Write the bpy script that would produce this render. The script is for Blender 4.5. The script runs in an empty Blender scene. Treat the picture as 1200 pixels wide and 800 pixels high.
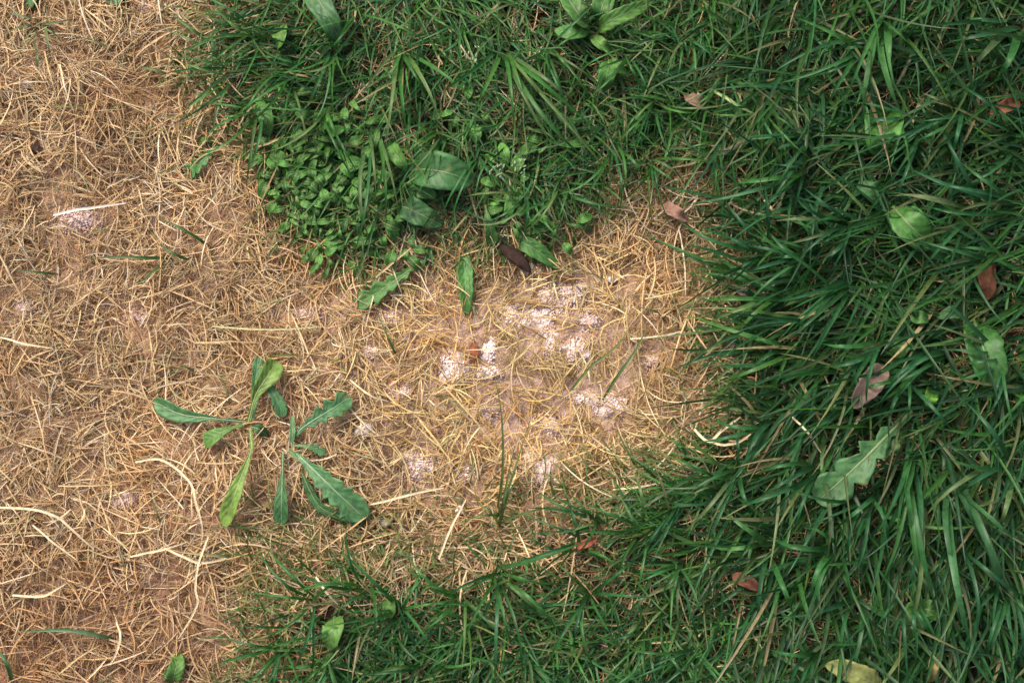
import bpy, math
import numpy as np

# ------------------------------------------------------------------ camera, sky, sun, exposure
scene = bpy.context.scene
COL = scene.collection
TILT = math.radians(11.0)
DIST = 1.45
LENS, SENSOR = 50.0, 36.0
CAM = np.array((0.0, -DIST * math.sin(TILT), DIST * math.cos(TILT)))
cd = bpy.data.cameras.new('camera'); cam = bpy.data.objects.new('camera', cd); COL.objects.link(cam)
cam.location = CAM; cam.rotation_euler = (TILT, 0, 0)
cd.lens = LENS; cd.sensor_width = SENSOR; cd.clip_start = 0.05; cd.clip_end = 500
scene.camera = cam

SUN_EL, SUN_AZ = math.radians(52), math.radians(132)      # azimuth measured anticlockwise from +x: light from upper left
w = bpy.data.worlds.new('World'); scene.world = w; w.use_nodes = True
nt = w.node_tree; bg = nt.nodes['Background']
sky = nt.nodes.new('ShaderNodeTexSky'); sky.sky_type = 'NISHITA'; sky.sun_disc = False
sky.sun_elevation = SUN_EL; sky.sun_rotation = math.pi / 2 - SUN_AZ
sky.air_density = 1.0; sky.dust_density = 8.0; sky.ozone_density = 1.0
nt.links.new(sky.outputs[0], bg.inputs[0]); bg.inputs[1].default_value = 0.13
sd = bpy.data.lights.new('sun', 'SUN'); sun = bpy.data.objects.new('sun', sd); COL.objects.link(sun)
sd.energy = 1.5; sd.angle = math.radians(16); sd.color = (1.0, 0.95, 0.87)
from mathutils import Vector
sun.rotation_euler = Vector((math.cos(SUN_AZ) * math.cos(SUN_EL), math.sin(SUN_AZ) * math.cos(SUN_EL), math.sin(SUN_EL))).to_track_quat('Z', 'Y').to_euler()
sun.location = (-2, 2, 3)
scene.view_settings.view_transform = 'Standard'; scene.view_settings.look = 'None'
scene.view_settings.gamma = 1.0; scene.view_settings.use_curve_mapping = False
scene.view_settings.exposure = 0.58
scene.cycles.use_denoising = True
scene.cycles.max_bounces = 6
scene.cycles.diffuse_bounces = 4; scene.cycles.transmission_bounces = 4; scene.cycles.glossy_bounces = 2

# ------------------------------------------------------------------ the plan of the lawn: plan units (1200 x 800 chart) <-> metres
rng = np.random.default_rng(7)
CT, ST = math.cos(TILT), math.sin(TILT)
K = SENSOR / LENS / 1200.0
MPX = DIST * K                                            # metres per chart unit near the middle

def P(px, py, h=0.0):
    px = np.asarray(px, float); py = np.asarray(py, float)
    x = (px - 600) * K; y = (400 - py) * K
    X = x; Y = y * CT + ST; Z = y * ST - CT
    s = (h - CAM[2]) / Z
    return np.stack(np.broadcast_arrays(CAM[0] + s * X, CAM[1] + s * Y, CAM[2] + s * Z), -1)

def Q(x, y):
    rx, ry, rz = x - CAM[0], y - CAM[1], -CAM[2]
    cy = ry * CT + rz * ST; dep = ry * ST - rz * CT
    return 600 + rx / dep / K, 400 - cy / dep / K

def vnoise(x, y, f, seed):
    r = np.random.default_rng(seed).random((64, 64))
    x = np.asarray(x) * f; y = np.asarray(y) * f
    i = np.floor(x).astype(int); j = np.floor(y).astype(int)
    u = x - i; v = y - j; u = u * u * (3 - 2 * u); v = v * v * (3 - 2 * v)
    a = r[i % 64, j % 64]; b = r[(i + 1) % 64, j % 64]; c = r[i % 64, (j + 1) % 64]; d = r[(i + 1) % 64, (j + 1) % 64]
    return (a * (1 - u) + b * u) * (1 - v) + (c * (1 - u) + d * u) * v

def sstep(a, b, x):
    t = np.clip((x - a) / (b - a), 0, 1); return t * t * (3 - 2 * t)

GREEN = np.array([(300, -400), (285, -30), (250, 20), (222, 60), (212, 105), (232, 140), (300, 165), (322, 215), (345, 262), (392, 298), (440, 312),
                  (500, 306), (560, 290), (640, 286), (700, 262), (740, 232), (800, 222), (850, 250), (848, 300), (822, 345), (818, 390),
                  (842, 440), (868, 490), (800, 518), (735, 548), (690, 585), (630, 618), (560, 636), (470, 636), (400, 628), (345, 640),
                  (322, 700), (300, 760), (285, 830), (270, 1300), (2000, 1300), (2000, -400)], float)

def sdf(px, py, poly):
    px = np.asarray(px, float); py = np.asarray(py, float)
    ins = np.zeros(px.shape, bool); dm = np.full(px.shape, 1e9)
    n = len(poly)
    for i in range(n):
        x0, y0 = poly[i]; x1, y1 = poly[(i + 1) % n]
        ex, ey = x1 - x0, y1 - y0
        t = np.clip(((px - x0) * ex + (py - y0) * ey) / (ex * ex + ey * ey), 0, 1)
        dm = np.minimum(dm, np.hypot(px - x0 - t * ex, py - y0 - t * ey))
        c = ((y0 > py) != (y1 > py)) & (px < (x1 - x0) * (py - y0) / (y1 - y0 + 1e-12) + x0)
        ins ^= c
    return np.where(ins, dm, -dm)

def greenness(px, py):
    n = vnoise(px + 900, py + 900, 1 / 38, 3) + 0.6 * vnoise(px + 900, py + 900, 1 / 15, 4) - 0.8
    return sdf(px, py, GREEN) + n * 45

# pale crusty patches: chart x, y, radii, kind of white
CRUST = [(533, 430, 19, 19, 1.0), (574, 412, 11, 17, 1.0), (573, 437, 17, 10, .95), (660, 346, 28, 17, .72), (634, 374, 22, 17, .8),
         (598, 372, 13, 17, .75), (676, 411, 20, 14, .98), (646, 402, 10, 17, .8), (686, 467, 17, 9, .8), (716, 474, 19, 15, .8),
         (622, 316, 14, 9, .85), (492, 547, 26, 15, .8), (543, 556, 16, 11, .85), (632, 552, 28, 18, .85), (642, 498, 16, 13, .8),
         (458, 374, 14, 10, .6), (436, 413, 13, 10, .62), (470, 462, 17, 12, .5), (566, 482, 18, 10, .5), (690, 375, 14, 12, .6), (764, 425, 10, 9, .6),
         (95, 258, 24, 17, .55), (32, 362, 14, 12, .6), (150, 585, 16, 11, .55), (160, 372, 17, 12, .42), (360, 368, 20, 8, .45), (176, 12, 14, 10, .5)]
CR = np.array([c[:4] for c in CRUST], float)

def crustness(px, py):
    m = np.zeros(np.shape(px))
    for cx, cy, rx, ry in CR:
        m = np.maximum(m, 1 - np.hypot((px - cx) / rx, (py - cy) / ry) / 1.25)
    return np.clip(m, 0, 1)

def patchness(px, py):
    return np.exp(-(np.hypot((px - 610) / 195, (py - 440) / 150)) ** 4)

def height(x, y):
    px, py = Q(x, y)
    h = 0.030 * (vnoise(x + 3, y + 3, 4.2, 11) - .5) + 0.012 * (vnoise(x + 3, y + 3, 11, 12) - .5) + 0.005 * (vnoise(x + 3, y + 3, 30, 13) - .5)
    h = h + 0.012 * sstep(-30, 60, sdf(px, py, GREEN))
    far = sstep(0.8, 1.4, np.hypot(x, y))
    return h * (1 - far)

# ------------------------------------------------------------------ materials
def mat_new(name):
    m = bpy.data.materials.new(name); m.use_nodes = True
    t = m.node_tree; t.nodes.clear()
    return m, t, t.nodes, t.links

def mat_blade(name, rough=.42, spec=.45, trans=.3, mottle=.25, mscale=160, bump=0.0, tint=(1, 1, 1)):
    m, t, N, L = mat_new(name)
    out = N.new('ShaderNodeOutputMaterial'); pb = N.new('ShaderNodeBsdfPrincipled'); tr = N.new('ShaderNodeBsdfTranslucent'); mx = N.new('ShaderNodeMixShader')
    at = N.new('ShaderNodeAttribute'); at.attribute_name = 'tone'
    tc = N.new('ShaderNodeTexCoord'); no = N.new('ShaderNodeTexNoise'); no.inputs['Scale'].default_value = mscale; no.inputs['Detail'].default_value = 3
    mr = N.new('ShaderNodeMapRange'); mr.inputs[1].default_value = .3; mr.inputs[2].default_value = .7; mr.inputs[3].default_value = 1 - mottle; mr.inputs[4].default_value = 1 + mottle
    mu = N.new('ShaderNodeVectorMath'); mu.operation = 'SCALE'
    L.new(tc.outputs['Object'], no.inputs['Vector']); L.new(no.outputs['Fac'], mr.inputs[0])
    L.new(at.outputs['Color'], mu.inputs[0]); L.new(mr.outputs[0], mu.inputs['Scale'])
    L.new(mu.outputs[0], pb.inputs['Base Color'])
    m2 = N.new('ShaderNodeVectorMath'); m2.operation = 'MULTIPLY'; m2.inputs[1].default_value = tint
    L.new(mu.outputs[0], m2.inputs[0]); L.new(m2.outputs[0], tr.inputs['Color'])
    pb.inputs['Roughness'].default_value = rough; pb.inputs['Specular IOR Level'].default_value = spec
    mx.inputs[0].default_value = trans
    if bump:
        bp = N.new('ShaderNodeBump'); bp.inputs['Strength'].default_value = bump; bp.inputs['Distance'].default_value = .001
        n2 = N.new('ShaderNodeTexNoise'); n2.inputs['Scale'].default_value = 260; n2.inputs['Detail'].default_value = 4
        L.new(tc.outputs['Object'], n2.inputs['Vector']); L.new(n2.outputs['Fac'], bp.inputs['Height']); L.new(bp.outputs[0], pb.inputs['Normal'])
    L.new(pb.outputs[0], mx.inputs[1]); L.new(tr.outputs[0], mx.inputs[2]); L.new(mx.outputs[0], out.inputs[0])
    return m

def mat_leaf(name):
    """Broad leaf: tone attribute, side veins from the leaf's own UV, mottling and a fine bump."""
    m, t, N, L = mat_new(name)
    out = N.new('ShaderNodeOutputMaterial'); pb = N.new('ShaderNodeBsdfPrincipled'); tr = N.new('ShaderNodeBsdfTranslucent'); mx = N.new('ShaderNodeMixShader')
    at = N.new('ShaderNodeAttribute'); at.attribute_name = 'tone'
    uv = N.new('ShaderNodeUVMap'); uv.uv_map = 'leaf_uv'
    sp = N.new('ShaderNodeSeparateXYZ'); L.new(uv.outputs[0], sp.inputs[0])
    ab = N.new('ShaderNodeMath'); ab.operation = 'ABSOLUTE'; L.new(sp.outputs[0], ab.inputs[0])
    ma = N.new('ShaderNodeMath'); ma.operation = 'MULTIPLY_ADD'; ma.inputs[1].default_value = -.22; L.new(ab.outputs[0], ma.inputs[0]); L.new(sp.outputs[1], ma.inputs[2])
    tc = N.new('ShaderNodeTexCoord'); nw = N.new('ShaderNodeTexNoise'); nw.inputs['Scale'].default_value = 90
    L.new(tc.outputs['Object'], nw.inputs['Vector'])
    ad = N.new('ShaderNodeMath'); ad.operation = 'MULTIPLY_ADD'; ad.inputs[1].default_value = .07; L.new(nw.outputs['Fac'], ad.inputs[0]); L.new(ma.outputs[0], ad.inputs[2])
    si = N.new('ShaderNodeMath'); si.operation = 'MULTIPLY'; si.inputs[1].default_value = 48; L.new(ad.outputs[0], si.inputs[0])
    sn = N.new('ShaderNodeMath'); sn.operation = 'SINE'; L.new(si.outputs[0], sn.inputs[0])
    vr = N.new('ShaderNodeMapRange'); vr.inputs[1].default_value = .75; vr.inputs[2].default_value = 1.0; vr.inputs[3].default_value = 0; vr.inputs[4].default_value = .10
    L.new(sn.outputs[0], vr.inputs[0])
    no = N.new('ShaderNodeTexNoise'); no.inputs['Scale'].default_value = 150; no.inputs['Detail'].default_value = 4; L.new(tc.outputs['Object'], no.inputs['Vector'])
    mr = N.new('ShaderNodeMapRange'); mr.inputs[1].default_value = .3; mr.inputs[2].default_value = .7; mr.inputs[3].default_value = .62; mr.inputs[4].default_value = 1.38
    L.new(no.outputs['Fac'], mr.inputs[0])
    mu = N.new('ShaderNodeVectorMath'); mu.operation = 'SCALE'; L.new(at.outputs['Color'], mu.inputs[0]); L.new(mr.outputs[0], mu.inputs['Scale'])
    mc = N.new('ShaderNodeMix'); mc.data_type = 'RGBA'; L.new(vr.outputs[0], mc.inputs[0]); L.new(mu.outputs[0], mc.inputs[6]); mc.inputs[7].default_value = (.22, .32, .14, 1)
    nb = N.new('ShaderNodeTexNoise'); nb.inputs['Scale'].default_value = 75; nb.inputs['Detail'].default_value = 5; L.new(tc.outputs['Object'], nb.inputs['Vector'])
    fb = N.new('ShaderNodeMapRange'); fb.inputs[1].default_value = .60; fb.inputs[2].default_value = .76; fb.inputs[4].default_value = .75; L.new(nb.outputs['Fac'], fb.inputs[0])
    mb = N.new('ShaderNodeMix'); mb.data_type = 'RGBA'; L.new(fb.outputs[0], mb.inputs[0]); L.new(mc.outputs[2], mb.inputs[6]); mb.inputs[7].default_value = (.20, .20, .07, 1)
    L.new(mb.outputs[2], pb.inputs['Base Color']); L.new(mb.outputs[2], tr.inputs['Color'])
    hs = N.new('ShaderNodeMath'); hs.operation = 'ADD'; L.new(sn.outputs[0], hs.inputs[0]); L.new(no.outputs['Fac'], hs.inputs[1])
    bp = N.new('ShaderNodeBump'); bp.inputs['Strength'].default_value = .22; bp.inputs['Distance'].default_value = .0008
    L.new(hs.outputs[0], bp.inputs['Height']); L.new(bp.outputs[0], pb.inputs['Normal'])
    pb.inputs['Roughness'].default_value = .5; pb.inputs['Specular IOR Level'].default_value = .4
    mx.inputs[0].default_value = .25
    L.new(pb.outputs[0], mx.inputs[1]); L.new(tr.outputs[0], mx.inputs[2]); L.new(mx.outputs[0], out.inputs[0])
    return m

def mat_grain(name, ca, cb, cc, s1=70, s2=420, rough=.9, bump=.8, dist=.002, use_tone=False):
    m, t, N, L = mat_new(name)
    out = N.new('ShaderNodeOutputMaterial'); pb = N.new('ShaderNodeBsdfPrincipled'); tc = N.new('ShaderNodeTexCoord')
    a = N.new('ShaderNodeTexNoise'); a.inputs['Scale'].default_value = s1; a.inputs['Detail'].default_value = 6
    b = N.new('ShaderNodeTexNoise'); b.inputs['Scale'].default_value = s2; b.inputs['Detail'].default_value = 4
    L.new(tc.outputs['Object'], a.inputs['Vector']); L.new(tc.outputs['Object'], b.inputs['Vector'])
    r = N.new('ShaderNodeValToRGB'); r.color_ramp.elements[0].color = (*ca, 1); r.color_ramp.elements[1].color = (*cb, 1)
    r.color_ramp.elements[0].position = .36; r.color_ramp.elements[1].position = .64
    L.new(a.outputs['Fac'], r.inputs[0])
    mx = N.new('ShaderNodeMix'); mx.data_type = 'RGBA'; f = N.new('ShaderNodeMapRange'); f.inputs[1].default_value = .52; f.inputs[2].default_value = .72
    L.new(b.outputs['Fac'], f.inputs[0]); L.new(f.outputs[0], mx.inputs[0]); L.new(r.outputs[0], mx.inputs[6]); mx.inputs[7].default_value = (*cc, 1)
    last = mx.outputs[2]
    if use_tone:
        at = N.new('ShaderNodeAttribute'); at.attribute_name = 'tone'; mu = N.new('ShaderNodeVectorMath'); mu.operation = 'MULTIPLY'
        L.new(last, mu.inputs[0]); L.new(at.outputs['Color'], mu.inputs[1]); last = mu.outputs[0]
    L.new(last, pb.inputs['Base Color']); pb.inputs['Roughness'].default_value = rough; pb.inputs['Specular IOR Level'].default_value = .2
    bp = N.new('ShaderNodeBump'); bp.inputs['Strength'].default_value = bump; bp.inputs['Distance'].default_value = dist
    sm = N.new('ShaderNodeMath'); sm.operation = 'ADD'; L.new(a.outputs['Fac'], sm.inputs[0]); L.new(b.outputs['Fac'], sm.inputs[1])
    L.new(sm.outputs[0], bp.inputs['Height']); L.new(bp.outputs[0], pb.inputs['Normal']); L.new(pb.outputs[0], out.inputs[0])
    return m

M_GRASS = mat_blade('grass_blade', .40, .32, .32, tint=(.95, 1.15, .45))
M_STRAW = mat_blade('dry_straw', .55, .4, .15, .22, 220)
M_LEAF = mat_leaf('broad_leaf')
M_RIB = mat_blade('leaf_rib', .45, .4, .2, .12)
M_DEAD = mat_blade('dead_leaf', .75, .25, .12, .45, 120, .9)
M_SOIL = mat_grain('soil', (.55, .50, .46), (1.0, .96, .92), (1.25, 1.2, 1.2), use_tone=True)
M_CRUST = mat_grain('pale_crust', (.84, .72, .68), (.96, .89, .86), (.98, .95, .94), 120, 600, .85, .35, .001, use_tone=True)
M_STONE = mat_grain('pebble', (.45, .42, .40), (.62, .60, .58), (.75, .74, .73), 160, 700, .7, .5, .001, use_tone=True)

# ------------------------------------------------------------------ mesh helpers
def mesh_np(name, V, F, C, mat, uv=None):
    me = bpy.data.meshes.new(name)
    V = np.asarray(V, np.float32).reshape(-1, 3); F = np.asarray(F, np.int32)
    me.vertices.add(len(V)); me.vertices.foreach_set('co', V.ravel())
    k = F.shape[1]; me.loops.add(F.size); me.loops.foreach_set('vertex_index', F.ravel())
    me.polygons.add(len(F)); me.polygons.foreach_set('loop_start', np.arange(0, F.size, k, dtype=np.int32))
    me.polygons.foreach_set('use_smooth', np.ones(len(F), bool))
    if C is not None:
        C = np.asarray(C, np.float32).reshape(-1, 3)
        a = me.attributes.new('tone', 'FLOAT_COLOR', 'POINT')
        a.data.foreach_set('color', np.concatenate([C, np.ones((len(C), 1), np.float32)], 1).ravel())
    if uv is not None:
        l = me.uv_layers.new(name='leaf_uv'); l.data.foreach_set('uv', np.asarray(uv, np.float32)[F.ravel()].ravel())
    me.materials.append(mat); me.update(); me.validate()
    return me

def link(name, me, parent=None, loc=None):
    o = bpy.data.objects.new(name, me); COL.objects.link(o)
    if parent is not None: o.parent = parent
    if loc is not None: o.location = loc
    return o

def tag(o, label, cat, group=None, kind=None):
    o['label'] = label; o['category'] = cat
    if group: o['group'] = group
    if kind: o['kind'] = kind
    return o

def thing(name, loc, label, cat, group=None):
    o = bpy.data.objects.new(name, None); COL.objects.link(o); o.location = loc; o.empty_display_size = .01
    return tag(o, label, cat, group)

def ribbon_faces(n, S):
    i = np.arange(S)[:, None] * 3 + np.arange(2)[None, :]
    q = np.stack([i, i + 1, i + 4, i + 3], -1).reshape(-1, 4)
    return (np.arange(n)[:, None, None] * (S + 1) * 3 + q[None]).reshape(-1, 4)

def ribbon_verts(path, az, W, prof, fold, twist):
    """path (n,S+1,3); az (n,S+1) heading; W (n); prof (S+1); fold (n) depth of the V; twist (n,S+1)."""
    T = np.gradient(path, axis=1); T /= np.linalg.norm(T, axis=2, keepdims=True) + 1e-12
    side = np.stack([-np.sin(az), np.cos(az), np.zeros_like(az)], -1)
    nor = np.cross(T, side)
    ct, st_ = np.cos(twist)[..., None], np.sin(twist)[..., None]
    s2 = side * ct + nor * st_; n2 = -side * st_ + nor * ct
    n2 = n2 * np.where(n2[..., 2:3] < 0, -1, 1)
    hw = (W[:, None] * prof[None, :] * .5)[..., None]
    c = path - n2 * hw * fold[:, None, None]
    return np.stack([path - s2 * hw, c, path + s2 * hw], 2)

def scatter_blades(name, x, y, z0, az, L, W, e0, curl, cpow, lat, twist0, colA, colB, S, prof, fold, mat, lift, gh=None):
    n = len(x); t = np.linspace(0, 1, S + 1)
    path = np.zeros((n, S + 1, 3)); path[:, 0] = np.stack([x, y, z0], 1)
    azs = az[:, None] + lat[:, None] * t[None, :]
    for s in range(S):
        tm = (s + .5) / S
        el = e0 - curl * tm ** cpow
        a = az + lat * tm
        d = np.stack([np.cos(el) * np.cos(a), np.cos(el) * np.sin(a), np.sin(el)], 1)
        path[:, s + 1] = path[:, s] + d * (L / S)[:, None]
    g = height(path[..., 0], path[..., 1]) + lift[:, None] * np.minimum(1, t[None, :] * 3)
    path[..., 2] = np.maximum(path[..., 2], g)
    tw = twist0[:, None] * t[None, :]
    V = ribbon_verts(path, azs, W, prof, fold, tw)
    C = colA[:, None, :] * (1 - t)[None, :, None] + colB[:, None, :] * t[None, :, None]
    C = np.repeat(C[:, :, None, :], 3, 2)
    me = mesh_np(name, V, ribbon_faces(n, S), C, mat)
    return link(name, me)

def bez(pts, n):
    """Catmull-Rom through 3-D points, evenly resampled."""
    p = np.asarray(pts, float)
    if len(p) == 2: p = np.stack([p[0], (p[0] + p[1]) / 2, p[1]])
    q = np.concatenate([[2 * p[0] - p[1]], p, [2 * p[-1] - p[-2]]])
    out = []
    for i in range(1, len(q) - 2):
        t = np.linspace(0, 1, 12, endpoint=False)[:, None]
        a, b, c, d = q[i - 1], q[i], q[i + 1], q[i + 2]
        out.append(.5 * ((2 * b) + (-a + c) * t + (2 * a - 5 * b + 4 * c - d) * t ** 2 + (-a + 3 * b - 3 * c + d) * t ** 3))
    out = np.concatenate(out + [q[-2:-1]])
    s = np.concatenate([[0], np.cumsum(np.linalg.norm(np.diff(out, axis=0), axis=1))])
    u = np.linspace(0, s[-1], n)
    return np.stack([np.interp(u, s, out[:, k]) for k in range(3)], 1)

def chart_path(pts):
    """(chart x, chart y, height above the local ground in mm) -> 3-D points."""
    r = []
    for q in pts:
        hh = q[2] * .001 if len(q) > 2 else .006
        g = P(q[0], q[1], 0.0)
        for _ in range(3):
            z = float(height(np.array([g[0]]), np.array([g[1]]))[0]) + hh
            g = P(q[0], q[1], z)
        r.append(g)
    return np.array(r)

GRASS_PROF = lambda S: (lambda t: np.minimum(1, .55 + 1.6 * t) * np.clip(1 - t ** 2.6, 0.02, 1) ** .85)(np.linspace(0, 1, S + 1))
STRAW_PROF = lambda S: (lambda t: .8 + .2 * np.sin(t * math.pi) - .35 * t ** 6)(np.linspace(0, 1, S + 1))

def single_blade(name, pts3, W, colA, colB, parent, origin, mat, S=14, straw=False, fold=.45, twist=0.0, wob=0.0):
    path = bez(pts3, S + 1)
    if wob: path[1:-1, :2] += np.cumsum(rng.normal(0, wob, (S - 1, 2)), 0) * np.sin(np.linspace(0, math.pi, S - 1))[:, None]
    g = height(path[:, 0], path[:, 1]) + .0012; path[:, 2] = np.maximum(path[:, 2], g)
    T = np.gradient(path, axis=0); az = np.unwrap(np.arctan2(T[:, 1], T[:, 0]))
    t = np.linspace(0, 1, S + 1)
    prof = STRAW_PROF(S) if straw else GRASS_PROF(S)
    V = ribbon_verts(path[None], az[None], np.array([W]), prof, np.array([fold]), (twist * t)[None])[0]
    C = np.repeat((np.asarray(colA)[None] * (1 - t)[:, None] + np.asarray(colB)[None] * t[:, None])[:, None], 3, 1)
    me = mesh_np(name, V - origin, ribbon_faces(1, S), C, mat)
    o = link(name, me, parent)
    if parent is None: o.location = origin
    return o

# ------------------------------------------------------------------ ground
def build_ground():
    xs = np.concatenate([[-40, -12, -4, -2], np.linspace(-1.3, 1.3, 330), [2, 4, 12, 40]])
    ys = np.concatenate([[-40, -12, -4, -2], np.linspace(-1.1, 1.1, 280), [2, 4, 12, 40]])
    X, Y = np.meshgrid(xs, ys, indexing='ij')
    px, py = Q(np.clip(X, -1.3, 1.3), np.clip(Y, -1.1, 1.1))
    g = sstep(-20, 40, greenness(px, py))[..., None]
    n1 = vnoise(X + 50, Y + 50, 9, 21)[..., None]; n2 = vnoise(X + 50, Y + 50, 26, 22)[..., None]
    dry = np.array((.50, .335, .215)) * (.75 + .5 * n1) * (1 - .35 * n2) + np.array((.10, .05, .05)) * n2
    pm = patchness(px, py)[..., None]; dry = dry * (1 - .65 * pm) + np.array((.66, .50, .45)) * (.8 + .35 * n2) * .65 * pm
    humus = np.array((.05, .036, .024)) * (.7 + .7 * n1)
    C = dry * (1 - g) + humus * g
    V = np.stack([X, Y, height(X, Y)], -1)
    a, b = X.shape
    i = (np.arange(a - 1)[:, None] * b + np.arange(b - 1)[None]).reshape(-1)
    F = np.stack([i, i + b, i + b + 1, i + 1], 1)
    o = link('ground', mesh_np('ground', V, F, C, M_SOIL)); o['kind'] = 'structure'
    return o
build_ground()

# ------------------------------------------------------------------ lawn stuff
XR, YR = (-.86, .86), (-.66, .66)
def rand_xy(n): return rng.uniform(*XR, n), rng.uniform(*YR, n)
def keep_view(px, py, far=.45):
    out = np.maximum(np.maximum(-px, px - 1200), np.maximum(-py, py - 800))
    return 1 - (1 - far) * sstep(40, 200, out)

PAL_STRAW = np.array([(.63, .435, .215), (.75, .575, .33), (.55, .34, .155), (.38, .20, .10), (.52, .39, .27), (.82, .69, .48), (.45, .40, .20)])
def straw_cols(n, p):
    c = PAL_STRAW[rng.choice(7, n, p=p)] * rng.uniform(.75, 1.2, (n, 1))
    return c
def rad(a): return np.asarray(a) * math.pi / 180

def thatch(name, n, lo, hi, Lr, Wr, pal, label, layer, crust_keep, S=5, fold=.8, patch_cut=0.0):
    x, y = rand_xy(n); px, py = Q(x, y)
    d = greenness(px, py)
    lo_ = lo * (1 + 1.8 * (1 - sstep(760, 880, px)) * (1 - .6 * sstep(20, 130, d)))
    dens = lo_ + (1 - lo_) * (1 - sstep(-20, 70, d)); dens *= keep_view(px, py)
    dens *= 1 - (1 - crust_keep) * sstep(.05, .35, crustness(px, py))
    dens *= 1 - patch_cut * patchness(px, py)
    dens *= .72 + .5 * vnoise(px + 700, py + 700, 1 / 26, 31)
    k = rng.random(n) < dens; x, y, px, py = x[k], y[k], px[k], py[k]; m = len(x)
    # locally combed headings
    th = 2 * math.pi * 1.6 * (vnoise(px + 500, py + 500, 1 / 70, 41) + .5 * vnoise(px + 500, py + 500, 1 / 30, 42))
    az = th + rng.normal(0, 1.0, m)
    L = rng.uniform(*Lr, m) * (.6 + .6 * rng.random(m)); W = rng.uniform(*Wr, m)
    e0 = rad(rng.normal(8, 12, m)); curl = 2 * np.abs(e0) + rad(rng.uniform(0, 25, m))
    z0 = height(x, y) + rng.random(m) ** 1.3 * layer
    c = straw_cols(m, pal)
    # the mat weathers greyer and redder in patches
    gv = vnoise(px + 300, py + 300, 1 / 90, 51)[:, None]; rv = vnoise(px + 300, py + 300, 1 / 60, 52)[:, None]
    c = c * (1 - .30 * gv) ; c = c * (1 - .35 * sstep(.55, .85, rv) * np.array((.25, .55, .9)))
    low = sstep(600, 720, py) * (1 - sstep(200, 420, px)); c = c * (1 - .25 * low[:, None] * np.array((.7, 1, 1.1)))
    c = c * (1 + patchness(px, py)[:, None] * np.array((.06, .08, -.12)))
    cb = c * rng.uniform(.85, 1.15, (m, 1))
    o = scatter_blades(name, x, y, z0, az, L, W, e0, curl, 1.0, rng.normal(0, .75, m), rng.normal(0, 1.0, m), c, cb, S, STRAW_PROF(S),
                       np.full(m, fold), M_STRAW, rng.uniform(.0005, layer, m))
    return tag(o, label, 'dead grass', kind='stuff')

thatch('thatch', 90000, .25, 1, (.012, .035), (.0007, .0012), [.24, .10, .24, .20, .17, .0, .05],
       'fine rusty brown dead grass fibres felted over the bare soil', .006, .35, S=3, patch_cut=.55)
thatch('dry_grass', 78000, .14, 1, (.022, .055), (.0008, .0015), [.34, .20, .16, .10, .11, .05, .04],
       'matted tan and straw coloured dead grass covering the bare patch', .014, .28, patch_cut=.35)
thatch('loose_straw', 6000, .06, 1, (.04, .085), (.0011, .0018), [.34, .30, .10, .03, .05, .16, .02],
       'loose longer pale straws lying on top of the dead grass', .018, .75, S=7)

DIRS = np.array([(600, 120, 302), (480, 80, 250), (350, 100, 215), (260, 100, 190), (350, 230, 240), (750, 150, 278), (880, 60, 235), (950, 250, 175),
                 (1100, 200, 185), (880, 330, 170), (870, 400, 188), (1000, 420, 225), (1100, 330, 190), (1150, 480, 222), (1080, 600, 268), (1180, 620, 300),
                 (900, 560, 205), (800, 580, 188), (950, 700, 262), (700, 680, 235), (580, 720, 270), (450, 720, 212), (350, 720, 200), (1100, 760, 250),
                 (1000, 100, 255), (1150, 50, 215), (650, 240, 275), (560, 300, 265), (430, 310, 250), (1180, 200, 190), (1000, 480, 235), (620, 640, 90),
                 (760, 240, 200), (820, 540, 170)], float)
def lawn_dir(px, py):
    vx = np.zeros(len(px)); vy = np.zeros(len(px)); ws = np.full(len(px), 1e-6)
    for cx, cy, a in DIRS:
        wgt = np.exp(-((px - cx) ** 2 + (py - cy) ** 2) / (2 * 75 ** 2))
        vx += wgt * math.cos(math.radians(a)); vy += wgt * math.sin(math.radians(a)); ws += wgt
    return np.arctan2(vy, vx), np.hypot(vx, vy) / ws

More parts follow.
